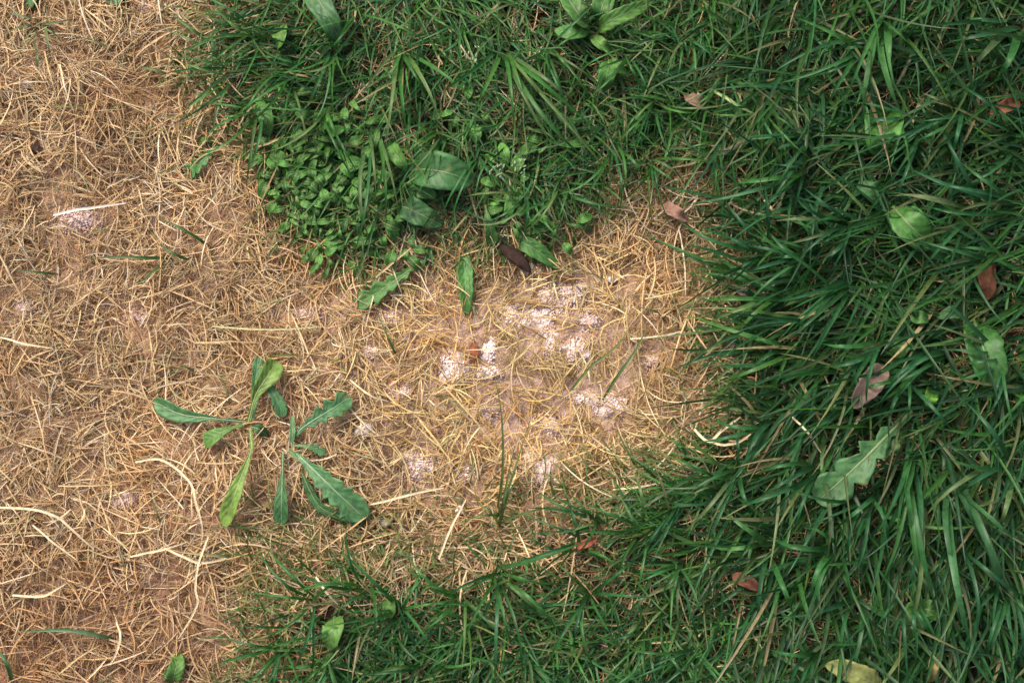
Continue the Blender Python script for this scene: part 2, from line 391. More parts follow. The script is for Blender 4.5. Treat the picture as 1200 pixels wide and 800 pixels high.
PAL_GRASS = np.array([(.034, .146, .030), (.022, .112, .036), (.048, .170, .030), (.072, .178, .036), (.016, .086, .030), (.14, .18, .055)])
def lawn(name, n, Lr, Wr, right, label, S=6, spread=42, pal=(.32, .26, .24, .06, .10, .02), er=(25, 75), cr=(45, 120)):
    x, y = rand_xy(n); px, py = Q(x, y)
    d = greenness(px, py)
    R = sstep(800, 960, px) * sstep(-100, 60, py + (px - 800) * .3) if right else None
    rr = sstep(800, 950, px)
    dens = sstep(-28, 62, d) * keep_view(px, py, .4)
    # thin strip along the bottom edge of the patch and gaps in the thatch to the right of it
    strip = (1 - sstep(640, 730, py)) * sstep(540, 600, py) * (1 - sstep(690, 800, px)); dens *= 1 - .7 * strip
    dens *= 1 - .5 * sstep(600, 660, py) * (1 - sstep(370, 470, px))
    gap = np.exp(-(((px - 850) / 75) ** 2 + ((py - 235) / 70) ** 2)); dens *= 1 - .75 * gap
    dens *= .45 + .85 * vnoise(px + 400, py + 400, 1 / 34, 61)
    dens *= rr if right else (1 - .75 * rr)
    k = rng.random(n) < dens; x, y, px, py, d, rr = x[k], y[k], px[k], py[k], d[k], rr[k]; m = len(x)
    a, coh = lawn_dir(px, py)
    # blades grow in tufts: share a jitter per cell
    cell = vnoise(px + 200, py + 200, 1 / 22, 71) - .5
    az = a + cell * 2.4 + rng.normal(0, 1, m) * rad(spread) * (1.5 - .8 * coh)
    hs = .45 + .55 * sstep(0, 90, d)
    L = rng.uniform(*Lr, m) * hs * (.7 + .5 * rng.random(m)); W = rng.uniform(*Wr, m) * (.8 + .2 * hs)
    e0 = rad(rng.uniform(*er, m)); curl = rad(rng.uniform(*cr, m))
    c = PAL_GRASS[rng.choice(6, m, p=pal)] * rng.uniform(.6, 1.4, (m, 1)) * (.82 if right else 1.0)  # broad grass darkened further: shade on the right is put into its colour
    edge = (1 - sstep(-10, 55, d))[:, None] * rng.random((m, 1)) * .8
    c = c * (1 - edge) + np.array((.20, .20, .07)) * edge
    dry = (rng.random(m) < (.012 if right else .03) + .10 * (1 - sstep(5, 80, d)))[:, None]
    c = np.where(dry, np.array((.40, .32, .17)) * rng.uniform(.5, 1.1, (m, 1)), c)
    tip = .8 * rng.random((m, 1)) ** 8
    cb = c * (1 - tip) + np.array((.36, .30, .14)) * tip
    base = c * .85 + np.array((.12, .15, .06)) * .15
    o = scatter_blades(name, x, y, height(x, y) - .002, az, L, W, e0, curl, 1.3, rng.normal(0, .45, m), rng.normal(0, .8, m), base, cb, S, GRASS_PROF(S),
                       rng.uniform(.2, .6, m), M_GRASS, rng.uniform(.002, .022, m))
    return tag(o, label, 'grass', kind='stuff')

lawn('lawn_grass', 62000, (.045, .09), (.0017, .0030), False, 'fine green lawn grass growing round the bare patch')
lawn('undergrowth_grass', 30000, (.02, .045), (.0015, .0026), False, 'short fine grass shoots low in the lawn', S=4, spread=70, pal=(.25, .2, .2, .15, .1, .1), er=(15, 60), cr=(20, 80))
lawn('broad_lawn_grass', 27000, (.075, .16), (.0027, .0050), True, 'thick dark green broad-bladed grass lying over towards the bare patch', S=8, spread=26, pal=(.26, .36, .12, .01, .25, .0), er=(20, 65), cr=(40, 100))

def fringe(n):
    """thin half-dry blades where the lawn frays into the dead grass"""
    x, y = rand_xy(n); px, py = Q(x, y); d = sdf(px, py, GREEN)
    low = sstep(520, 600, py) * sstep(230, 310, px) * (1 - sstep(700, 800, px))
    dens = np.exp(-((d - 12 + 14 * low) / (26 + 26 * low)) ** 2) * keep_view(px, py) * (.30 + .9 * vnoise(px + 330, py + 330, 1 / 30, 91)) * (.6 + .55 * low)
    k = rng.random(n) < dens; x, y, px, py = x[k], y[k], px[k], py[k]; m = len(x)
    a, _ = lawn_dir(px, py)
    mixd = rng.random((m, 1))
    c = np.array((.07, .155, .04)) * (1 - mixd) + np.array((.30, .25, .10)) * mixd; c = c * rng.uniform(.55, 1.2, (m, 1))
    o = scatter_blades('frayed_grass', x, y, height(x, y), a + rng.normal(0, 1.2, m), rng.uniform(.025, .06, m), rng.uniform(.0011, .0021, m), rad(rng.uniform(10, 55, m)),
                       rad(rng.uniform(25, 90, m)), 1.2, rng.normal(0, .6, m), rng.normal(0, .8, m), c, c * 1.1, 6, GRASS_PROF(6), rng.uniform(.2, .6, m), M_GRASS, rng.uniform(.004, .02, m))
    tag(o, 'thin half-dry olive grass fraying into the dead grass', 'grass', kind='stuff')
fringe(56000)

def sprigs(n):
    """thin stray green blades through the dead grass"""
    x, y = rand_xy(n); px, py = Q(x, y); d = greenness(px, py)
    dens = (.10 + .5 * sstep(-90, -5, d) + .35 * sstep(.62, .8, vnoise(px + 100, py + 100, 1 / 60, 81))) * (1 - sstep(0, 40, d)) * keep_view(px, py)
    dens *= 1 - .85 * np.exp(-(((px - 600) / 190) ** 2 + ((py - 440) / 120) ** 2))
    k = rng.random(n) < dens; x, y, px, py = x[k], y[k], px[k], py[k]; m = len(x)
    c = np.array((.12, .16, .05)) * rng.uniform(.6, 1.3, (m, 1)) + np.array((.10, .06, .02)) * rng.random((m, 1))
    o = scatter_blades('stray_grass', x, y, height(x, y), rng.uniform(0, 6.28, m), rng.uniform(.02, .055, m), rng.uniform(.0013, .0024, m), rad(rng.uniform(10, 45, m)),
                       rad(rng.uniform(20, 70, m)), 1.2, rng.normal(0, .6, m), rng.normal(0, .8, m), c, c * 1.1, 6, GRASS_PROF(6), rng.uniform(.2, .6, m), M_GRASS, rng.uniform(.004, .018, m))
    tag(o, 'sparse thin green shoots coming through the dead grass', 'grass', kind='stuff')
sprigs(3600)

# ------------------------------------------------------------------ landmarks for wording
LAND = [(324, 440, 'the yellow-green dandelion'), (380, 560, 'the blue-green dandelion'), (517, 202, 'the glossy dock leaf'), (547, 345, 'the narrow strap leaf over the patch rim'),
        (455, 335, 'the lobed leaf over the patch rim'), (612, 300, 'the dark pod'), (1035, 157, 'the bright rounded leaf'), (1158, 430, 'the plantain leaf'), (1005, 545, 'the large dusty lobed leaf'),
        (1070, 268, 'the wide pale green leaf'), (1015, 452, 'the dried grey-brown leaf'), (1156, 327, 'the rust-brown leaf'), (1180, 127, 'the copper-brown leaf'), (790, 250, 'the pinkish tan leaf'),
        (816, 119, 'the dull brown leaf scrap'), (876, 681, 'the narrow reddish leaf scrap'), (685, 637, 'the thin red-brown scrap'), (995, 785, 'the yellowing spotted leaf'), (700, 30, 'the strap-leaved weed'),
        (384, 20, 'the wide dull strap leaf'), (232, 192, 'the pale jagged leaf'), (388, 745, 'the rounded leaf in the lower lawn'), (845, 505, 'the forked pale stalk'), (584, 560, 'the tall thin tuft'),
        (858, 118, 'the thick pale green stem'), (100, 245, 'the whitish flattened stalk'), (60, 605, 'the long bent stalk'), (30, 402, 'the stalk with a swollen joint'), (1078, 735, 'the pair of dark broad leaves'),
        (310, 384, 'the level greenish stalk'), (426, 505, 'the flat grey-white pebble'), (716, 328, 'the whitish pebble'), (1140, 650, 'the widest grey-green blade'), (555, 412, 'the rust-orange chip'),
        (583, 720, 'the star-shaped tuft'), (640, 110, 'the sweeping diagonal tuft'), (1091, 468, 'the small round leaf'), (676, 411, 'the largest white crust lump'), (325, 165, 'the curved tan stalk'), (50, 30, 'the grey-green tuft')]
USED = set()
def beside(lead, x, y, where='beside'):
    o = sorted(LAND, key=lambda q: (q[0] - x) ** 2 + (q[1] - y) ** 2)
    c = ['%s %s %s' % (lead, where, o[0][2])] + ['%s between %s and %s' % (lead, o[i][2], o[j][2]) for i, j in ((0, 1), (0, 2), (1, 2), (0, 3), (1, 3), (2, 3), (0, 4), (1, 4))]
    for q in c:
        if q not in USED and len(q.split()) <= 16: USED.add(q); return q
    return c[0]

# ------------------------------------------------------------------ crust patches
def ico():
    p = (1 + 5 ** .5) / 2
    V = np.array([(-1, p, 0), (1, p, 0), (-1, -p, 0), (1, -p, 0), (0, -1, p), (0, 1, p), (0, -1, -p), (0, 1, -p), (p, 0, -1), (p, 0, 1), (-p, 0, -1), (-p, 0, 1)]) / math.hypot(1, p)
    F = np.array([(0, 11, 5), (0, 5, 1), (0, 1, 7), (0, 7, 10), (0, 10, 11), (1, 5, 9), (5, 11, 4), (11, 10, 2), (10, 7, 6), (7, 1, 8), (3, 9, 4), (3, 4, 2), (3, 2, 6), (3, 6, 8), (3, 8, 9), (4, 9, 5), (2, 4, 11), (6, 2, 10), (8, 6, 7), (9, 8, 1)])
    return V, F
ICO_V, ICO_F = ico()
CR_WORDS = ['bright white crust lump right of a pale stem, west end of the bare patch', 'small bright white crust beside a rust coloured chip',
            'pinkish white crust just below the rust coloured chip', 'wide pink crust near the upper rim of the bare patch',
            'pinkish white crumbly crust in the middle of the bare patch', 'pink crust beside the middle crumbly crust',
            'white crust lump half hidden by straw, largest lump of the bare patch', 'narrow pinkish crust below the middle crumbly crust',
            'small pinkish crust beside two crossing green blades', 'round pinkish crust under the tip of a green blade',
            'small white crust touching the dark brown pod', 'wide pale crust at the lower left rim of the bare patch',
            'pale crust beside the lower left wide crust', 'wide pale grey crust behind the tall grass tuft', 'crumbly pink crust above the tall grass tuft']
def crust(i, cx, cy, rx, ry, wht):
    c0 = chart_path([(cx, cy, 0)])[0]
    RX, RY = rx * MPX * 1.32, ry * MPX * 1.32
    r = np.random.default_rng(900 + i)
    vs, fs, cs = [], [], []; off = 0
    pink = np.array((1.05, .96, .94)) * wht + np.array((.55, .36, .28)) * (1 - wht)
    # low ragged cake
    A, B = 26, 6
    ang = np.linspace(0, 2 * math.pi, A, endpoint=False)
    rag = (.35 + .95 * vnoise(np.cos(ang) * 1.6 + 5, np.sin(ang) * 1.6 + 5 + i, 1.9, 700 + i)) * .9 + r.uniform(-.07, .07, A)
    V = [c0 + (0, 0, .004)]; Cc = [pink]
    for b in range(1, B + 1):
        f = b / B
        X = c0[0] + np.cos(ang) * RX * rag * f; Y = c0[1] + np.sin(ang) * RY * rag * f
        Z = height(X, Y) + .0055 * (1 - f ** 2) + r.uniform(-.0012, .0016, A) * (1 - f) - .002 * (f > .95)
        V += list(np.stack([X, Y, Z], 1)); Cc += list(np.tile(pink * (1 - .25 * f), (A, 1)))
    tri = []
    for a in range(A): tri.append((0, 1 + a, 1 + (a + 1) % A))
    for b in range(B - 1):
        for a in range(A):
            p, q = 1 + b * A + a, 1 + b * A + (a + 1) % A
            tri += [(p, p + A, q + A), (p, q + A, q)]
    V = np.array(V); V[0, 2] = height(V[:1, 0], V[:1, 1])[0] + .006
    me_c = mesh_np('crust_cake', V - c0, np.array(tri), np.array(Cc), M_CRUST)
    t = thing('pale_crust', c0, CR_WORDS[i] if i < len(CR_WORDS) else beside('faint pinkish crust', cx, cy, 'near'), 'crust',
              'pale crust patches in the dead grass')
    link('crust_cake', me_c, t)
    n = int(120 + RX * RY * 1e6 * 1.7)
    rr = np.sqrt(r.random(n)) * 1.35; aa = r.random(n) * 6.283
    X = c0[0] + np.cos(aa) * rr * RX; Y = c0[1] + np.sin(aa) * rr * RY
    kp = vnoise(X + 9, Y + 9, 130, 810 + i) > .15 + .55 * rr ** 2
    kp |= r.random(n) < .12
    X, Y, rr = X[kp], Y[kp], rr[kp]; n = len(X)
    s = r.uniform(.0005, .0013, n) * (1.25 - .5 * rr)
    Z = height(X, Y) + .0055 * np.clip(1 - rr ** 2, 0, 1) + s * .3
    blob = ICO_V[None] * r.uniform(.6, 1.35, (n, 12, 1)) * s[:, None, None] * r.uniform(.7, 1.3, (n, 1, 3))
    V2 = blob + np.stack([X, Y, Z], 1)[:, None]
    F2 = (np.arange(n)[:, None, None] * 12 + ICO_F[None]).reshape(-1, 3)
    C2 = np.repeat((pink[None] * r.uniform(.75, 1.12, (n, 1)))[:, None], 12, 1)
    o = link('crumbs', mesh_np('crumbs', V2 - c0, F2, C2, M_CRUST), t); o['kind'] = 'stuff'
for i, c in enumerate(CRUST): crust(i, *c)

# ------------------------------------------------------------------ broad leaves
def leaf_mesh(pts, width, kind, tone, origin, fold=.25, roll=0.0, wav=.06, n=30, petiole=.12, seed=0):
    if kind in ('lobed', 'toothed') and n > 12: n = 84
    path = bez(chart_path(pts), n)
    T = np.gradient(path, axis=0); T /= np.linalg.norm(T, axis=1, keepdims=True)
    side = np.stack([-T[:, 1], T[:, 0], np.zeros(n)], 1); side /= np.linalg.norm(side, axis=1, keepdims=True)
    nor = np.cross(T, side); nor *= np.where(nor[:, 2:3] < 0, -1, 1)
    if np.isscalar(roll): roll = (roll, roll)
    ro = np.linspace(roll[0], roll[1], n)[:, None]
    s2 = side * np.cos(ro) + nor * np.sin(ro); n2 = nor * np.cos(ro) - side * np.sin(ro)
    t = np.linspace(0, 1, n); r = np.random.default_rng(seed + 5)
    b = np.clip((t - petiole) / (1 - petiole), 0, 1)
    if kind == 'strap': w_ = np.clip(np.sin(math.pi * b ** .75), 0, 1) ** .55
    elif kind == 'round': w_ = np.sqrt(np.clip(1 - (2 * b - 1) ** 2, 0, 1))
    elif kind == 'spoon': w_ = np.clip(b ** 1.15 * np.sqrt(np.clip(1 - b ** 5, 0, 1)) * 1.12, 0, 1)
    else: w_ = np.clip(b ** .8 * np.sqrt(np.clip(1 - b ** 4, 0, 1)) * 1.08, 0, 1)
    wl, wr = w_.copy(), w_.copy()
    if kind in ('lobed', 'toothed'):
        amp = .70 if kind == 'lobed' else .42
        nl = 5 if kind == 'lobed' else 8
        for ww, ph in ((wl, r.random() * .5), (wr, r.random() * .5)):
            bb = b + .025 * np.sin(b * 23 + ph * 20); saw = ((bb ** .9) * nl + ph) % 1.0
            notch = np.where(saw < .72, saw / .72, (1 - saw) / .28)      # long slope, short hooked end
            ww *= 1 - amp * (1 - notch ** .8) * (1 - sstep(.74, .97, b)) * (.7 + .5 * vnoise(b * nl, b * 0 + ph * 9, 1.0, 470))
    jag = .06 if kind == 'round' else .2
    wl *= 1 + jag * (vnoise(b * 9 + seed, b * 0 + 1, 1.7, 400 + seed % 50) - .5); wr *= 1 + jag * (vnoise(b * 9 + seed, b * 0 + 7, 1.7, 430 + seed % 50) - .5)
    ww_min = .16
    wl = np.maximum(wl, ww_min * (1 - b)); wr = np.maximum(wr, ww_min * (1 - b))
    u = np.linspace(-1, 1, 9); W = width * MPX * .5
    wavy = np.array([np.sin(b * 17 + 1.3 + seed), np.sin(b * 15 + 4 + seed * 2)]) * wav
    V = np.zeros((n, 9, 3)); UV = np.zeros((n, 9, 2))
    for j, uu in enumerate(u):
        ww = wl if uu < 0 else wr
        lift = fold * abs(uu) ** 1.2 * ww + (wavy[0] if uu < 0 else wavy[1]) * uu ** 2 * w_
        V[:, j] = path + s2 * (uu * ww * W)[:, None] + n2 * (lift * W)[:, None]
        UV[:, j, 0] = uu; UV[:, j, 1] = t
    g = height(V[..., 0], V[..., 1]) + .001; V[..., 2] = np.maximum(V[..., 2], g)
    i = (np.arange(n - 1)[:, None] * 9 + np.arange(8)[None]).reshape(-1)
    F = np.stack([i, i + 1, i + 10, i + 9], 1)
    tone = np.asarray(tone)
    C = tone[None, None] * (1 + .12 * np.abs(u)[None, :, None] - .1) * np.ones((n, 9, 1))
    me = mesh_np('leaf', V.reshape(-1, 3) - origin, F, C.reshape(-1, 3), M_LEAF, UV.reshape(-1, 2))
    # midrib: a slender half-tube tapering along the leaf
    rw = np.clip(1.0 - .85 * t, .12, 1) * max(.0007, W * .075)
    rp = V[:, 4] + n2 * .0003
    ringk = np.linspace(0, math.pi, 5)
    RV = rp[:, None] + s2[:, None] * (np.cos(ringk)[None, :, None] * rw[:, None, None]) + n2[:, None] * (np.sin(ringk)[None, :, None] * rw[:, None, None] * .8)
    k = (np.arange(n - 1)[:, None] * 5 + np.arange(4)[None]).reshape(-1)
    RF = np.stack([k, k + 1, k + 6, k + 5], 1)
    return me, RV.reshape(-1, 3) - origin, RF

def add_leaf(parent, origin, pts, width, kind, tone, rib=(.22, .30, .13), **kw):
    me, RV, RF = leaf_mesh(pts, width, kind, tone, origin, **kw)
    o = link('leaf', me, parent)
    so = o.modifiers.new('thickness', 'SOLIDIFY'); so.thickness = .00035
    link('midrib', mesh_np('midrib', RV, RF, np.tile(rib, (len(RV), 1)), M_RIB), o)
    return o

def plant(name, root, label, leaves, cat='plant', group=None):
    o0 = chart_path([(*root, 0)])[0]
    t = thing(name, o0, label, cat, group)
    for k, (pts, wd, kind, tone, kw) in enumerate(leaves):
        kw = dict(kw); kw.setdefault('seed', k + int(root[0]))
        add_leaf(t, o0, pts, wd, kind, tone, **kw)
    return t

YG = (.20, .33, .065); BG = (.10, .25, .095); MG = (.075, .20, .045); DG = (.05, .145, .045); LG = (.12, .27, .055)
plant('dandelion_plant', (291, 496), 'yellow-green dandelion rosette lying limp on the dead grass', [
    ([(291, 494, 15), (300, 462, 25), (316, 437, 27), (324, 423, 21)], 33, 'spoon', YG, dict(roll=.35, fold=.5, rib=(.40, .46, .20))),
    ([(296, 492, 15), (308, 450, 19), (322, 464, 21), (333, 488, 14)], 24, 'toothed', BG, dict(roll=-.3, petiole=.35, rib=(.3, .4, .22))),
    ([(288, 494, 15), (250, 490, 23), (212, 485, 23), (180, 470, 15)], 29, 'spoon', BG, dict(roll=-.4, fold=.4, rib=(.46, .48, .30))),
    ([(286, 498, 15), (268, 503, 21), (252, 511, 21), (239, 520, 15)], 27, 'spoon', LG, dict(roll=.3)),
    ([(293, 503, 15), (294, 528, 21), (282, 560, 27), (275, 580, 31), (263, 617, 14)], 27, 'spoon', YG, dict(roll=(-.5, .4), fold=.4, rib=(.36, .44, .18))),
    ([(293, 488, 15), (299, 450, 17), (303, 418, 15)], 20, 'toothed', BG, dict(roll=.4, rib=(.3, .4, .25))),
    ([(294, 500, 15), (304, 503, 17), (315, 512, 5)], 12, 'strap', DG, dict())], 'weed')
plant('dandelion_plant', (340, 525), 'blue-green toothed dandelion rosette half buried in dry stems', [
    ([(340, 526, 15), (362, 545, 25), (394, 576, 29), (429, 608, 17)], 51, 'toothed', BG, dict(roll=.25, rib=(.26, .40, .24))),
    ([(343, 511, 15), (362, 496, 23), (386, 481, 25), (410, 465, 17)], 41, 'lobed', BG, dict(roll=.2, rib=(.26, .38, .24))),
    ([(332, 530, 15), (331, 560, 19), (330, 588, 23), (330, 614, 14)], 27, 'spoon', DG, dict(roll=(.5, .2), rib=(.22, .36, .20))),
    ([(345, 522, 15), (362, 523, 18), (381, 531, 14)], 18, 'lobed', BG, dict()),
    ([(342, 524, 15), (343, 505, 18), (343, 486, 14)], 7, 'strap', BG, dict()),
    ([(350, 545, 15), (372, 590, 17), (398, 604, 17), (428, 612, 13)], 12, 'strap', DG, dict(roll=.4))], 'weed')
plant('dock_plant', (478, 198), 'dock with one glossy broad dark leaf among the upper grass', [
    ([(480, 200, 18), (500, 199, 40), (525, 203, 46), (554, 213, 34)], 44, 'round', (.05, .165, .045), dict(petiole=.02, roll=.1, fold=.22, wav=.03)),
    ([(482, 210, 10), (474, 196, 32), (466, 184, 38), (456, 172, 30)], 28, 'spoon', (.11, .27, .05), dict(roll=-.3, wav=.2)),
    ([(462, 240, 10), (480, 245, 26), (500, 255, 26), (518, 264, 16)], 30, 'strap', DG, dict(wav=.15)),
    ([(470, 225, 10), (490, 222, 24), (512, 230, 22)], 22, 'strap', MG, dict(roll=.4))], 'weed')
plant('dandelion_plant', (510, 296), 'dandelion with a lobed leaf reaching out over the patch rim', [
    ([(505, 300, 10), (478, 318, 18), (450, 338, 16), (416, 358, 6)], 36, 'lobed', (.09, .24, .05), dict(wav=.12)),
    ([(543, 292, 8), (545, 318, 14), (546, 345, 14), (547, 371, 4)], 19, 'strap', (.085, .25, .05), dict(petiole=.05, fold=.35, rib=(.16, .34, .12)))], 'weed')
plant('dandelion_plant', (592, 284), 'dandelion with a blunt green leaf beside the dark pod', [
    ([(600, 280, 8), (618, 287, 20), (638, 300, 18), (656, 315, 8)], 20, 'strap', (.085, .24, .05), dict(petiole=.1, roll=.2)),
    ([(568, 236, 14), (571, 252, 30), (575, 268, 28), (578, 286, 14)], 22, 'spoon', MG, dict(roll=.3)),
    ([(598, 278, 10), (630, 270, 20), (655, 262, 14)], 18, 'toothed', MG, dict(roll=-.3))], 'weed')
plant('broadleaf_weed', (1036, 128), 'single bright rounded leaf under arching grass', [
    ([(1036, 128, 12), (1036, 145, 40), (1035, 163, 42), (1033, 184, 26)], 44, 'round', (.075, .24, .035), dict(petiole=.03, roll=.3, fold=.35))], 'weed')
plant('plantain_plant', (1140, 372), 'plantain with a long smooth blunt leaf deep in thick grass', [
    ([(1141, 375, 14), (1149, 398, 38), (1158, 428, 40), (1167, 466, 26)], 42, 'strap', (.05, .17, .035), dict(petiole=.12, fold=.35, wav=.04)),
    ([(1136, 370, 14), (1118, 366, 34), (1098, 372, 28)], 18, 'strap', DG, dict())], 'weed')
plant('dandelion_plant', (1066, 500), 'dandelion with one large dusty lobed leaf in thick grass', [
    ([(1068, 482, 22), (1040, 510, 52), (1005, 545, 54), (957, 588, 34)], 62, 'lobed', (.065, .18, .06), dict(roll=.1, wav=.12)),
    ([(1066, 500, 12), (1050, 512, 44), (1040, 525, 46), (1020, 532, 34)], 30, 'toothed', MG, dict(roll=.2))], 'weed')
plant('broadleaf_weed', (1046, 245), 'weed with wide pale green leaves under crossing blades', [
    ([(1044, 240, 20), (1058, 255, 44), (1072, 270, 46), (1092, 288, 30)], 40, 'round', (.08, .235, .045), dict(roll=.1)),
    ([(1040, 235, 16), (1022, 224, 36), (1005, 215, 28)], 26, 'strap', DG, dict())], 'weed')
plant('round_leaf_weed', (1090, 462), 'small bright round leaf beside the lobed leaf', [
    ([(1092, 456, 18), (1091, 464, 46), (1090, 470, 48), (1089, 477, 40)], 17, 'round', (.12, .32, .035), dict(petiole=.02))], 'weed')
plant('round_leaf_weed', (1058, 400), 'small heart-shaped leaf above the dried grey-brown leaf', [
    ([(1062, 396, 18), (1058, 404, 42), (1054, 411, 42), (1049, 418, 32)], 20, 'round', MG, dict(roll=.3)),
    ([(1070, 376, 18), (1078, 372, 40), (1088, 374, 32)], 16, 'round', MG, dict())], 'weed')
plant('broadleaf_weed', (1075, 715), 'weed with two dark broad leaves under hanging blades', [
    ([(1084, 706, 14), (1074, 720, 38), (1066, 738, 36), (1060, 754, 20)], 28, 'strap', MG, dict(roll=.2)),
    ([(1074, 712, 14), (1088, 714, 36), (1104, 720, 24)], 22, 'round', MG, dict(roll=-.2))], 'weed')
plant('broadleaf_weed', (255, 172), 'pale jagged leaf poking out of the lawn over dead grass', [
    ([(258, 168, 6), (246, 180, 16), (234, 192, 16), (219, 206, 5)], 30, 'lobed', (.10, .27, .08), dict(wav=.15)),
    ([(256, 166, 6), (244, 164, 14), (230, 168, 6)], 16, 'toothed', LG, dict())], 'weed')
plant('broadleaf_weed', (205, 795), 'small upright bright leaves in dead grass', [
    ([(203, 800, 4), (205, 788, 20), (208, 775, 18), (210, 764, 8)], 18, 'strap', LG, dict(roll=.3)),
    ([(203, 800, 4), (198, 792, 14), (193, 786, 6)], 11, 'strap', MG, dict())], 'weed')
plant('broadleaf_weed', (132, -8), 'pale green leaf over grey dead grass at the rim of a green clump', [
    ([(134, -12, 4), (134, -3, 14), (130, 8, 8)], 22, 'round', (.12, .28, .12), dict()), ([(36, -12, 4), (34, -3, 14), (30, 9, 6)], 24, 'round', (.10, .24, .09), dict())], 'weed')
plant('broadleaf_weed', (390, 730), 'rounded green leaf standing in the lower lawn grass', [
    ([(392, 722, 10), (391, 734, 32), (388, 748, 32), (384, 760, 18)], 24, 'strap', LG, dict(roll=.2)),
    ([(455, 700, 10), (456, 708, 28), (456, 716, 28), (455, 726, 16)], 15, 'strap', LG, dict())], 'weed')
plant('fallen_leaf', (1000, 790), 'yellowing spotted leaf lying on dark grass beside a dry stalk', [
    ([(1032, 806, 34), (1012, 794, 46), (990, 784, 46), (967, 779, 36)], 26, 'strap', (.30, .33, .10), dict(petiole=.03, rib=(.34, .36, .14)))], 'leaf')
# upright strap-leaved weed at the upper edge
plant('strap_leaf_weed', (700, 20), 'leafy weed with several upright strap leaves in the lawn', [
    ([(690, 34, 12), (680, 20, 44), (668, 2, 44), (660, -16, 30)], 26, 'strap', MG, dict(roll=.2)), ([(700, 40, 12), (712, 26, 44), (738, 14, 46), (764, 2, 30)], 20, 'strap', LG, dict(roll=.4)),
    ([(700, 30, 12), (704, 14, 40), (710, -4, 40), (714, -20, 30)], 24, 'strap', MG, dict()), ([(694, 40, 12), (700, 48, 32), (708, 54, 34), (716, 60, 22)], 15, 'round', LG, dict()),
    ([(690, 30, 12), (672, 38, 32), (650, 36, 22)], 22, 'strap', (.09, .24, .06), dict()), ([(716, 70, 14), (712, 84, 40), (710, 95, 40), (711, 106, 26)], 21, 'round', (.08, .24, .045), dict()),
    ([(716, 66, 14), (722, 78, 36), (736, 86, 24)], 14, 'round', LG, dict())], 'weed')
plant('strap_leaf_weed', (395, -5), 'weed with a wide dull strap leaf at the bend of the lawn', [
    ([(358, -22, 12), (372, -2, 40), (386, 24, 42), (400, 50, 22)], 30, 'strap', (.075, .19, .07), dict(roll=.15)), ([(330, 28, 10), (328, 44, 30), (325, 58, 14)], 20, 'strap', LG, dict(roll=.3)),
    ([(308, 120, 10), (312, 138, 30), (315, 160, 14)], 20, 'strap', MG, dict(roll=.2))], 'weed')
# chickweed with small paired leaves
def chickweed(x, y, n, size, spread, label, seed):
    r = np.random.default_rng(seed); lv = []
    n = int(n * 1.5)
    for k in range(n):
        a = k * 2.4 + r.uniform(-.4, .4); d = spread * math.sqrt((k + .6) / n); L_ = size * r.uniform(.8, 1.4)
        bx, by = x + d * math.cos(a), y + d * math.sin(a); a2 = a + r.uniform(-.9, .9)
        h = r.uniform(10, 30)
        lv.append(([(bx, by, h - 6), (bx + L_ * .5 * math.cos(a2), by + L_ * .5 * math.sin(a2), h), (bx + L_ * math.cos(a2), by + L_ * math.sin(a2), h - 8)],
                   L_ * r.uniform(.38, .7), 'toothed' if r.random() < .4 else 'strap', np.array((.085, .24, .04)) * r.uniform(.55, 1.4), dict(n=10, petiole=.08, seed=seed + k)))
    t = plant('chickweed_plant', (x, y), beside('chickweed clump', x, y), lv, 'weed', 'chickweed along the lawn edge')
    o0 = np.array(t.location)
    for k in range(0, n, 3):
        tip = chart_path([lv[k][0][0]])[0]
        b = chart_path([(x, y, 0)])[0]
        single_blade('stem', [b, (b + tip) / 2 + (0, 0, .008), tip], .0016, (.13, .22, .07), (.12, .22, .06), t, o0, M_GRASS, S=6, straw=True)
CW = 'chickweed clump of small bright oval leaves at the lawn edge'
for k, (x, y, n, sz, sp) in enumerate([(340, 200, 16, 17, 30), (372, 212, 14, 16, 26), (350, 240, 14, 15, 24), (402, 170, 12, 17, 28), (318, 185, 10, 15, 18), (395, 255, 12, 16, 24),
                                       (420, 225, 10, 18, 24), (372, 165, 12, 16, 28), (440, 190, 9, 18, 22), (366, 272, 9, 15, 20), (412, 285, 8, 17, 20), (590, 212, 9, 18, 24), (545, 128, 8, 17, 24),
                                       (650, 165, 8, 18, 24), (660, 262, 9, 15, 24), (330, 125, 8, 16, 24), (470, 280, 8, 16, 22), (600, 250, 8, 16, 20), (335, 222, 14, 15, 24), (385, 232, 14, 15, 26), (358, 188, 12, 15, 24), (408, 200, 12, 16, 24), (380, 292, 9, 15, 20), (440, 255, 10, 16, 24), (425, 145, 9, 16, 26)]):
    chickweed(x, y, n, sz, sp, CW, 3000 + k * 50)

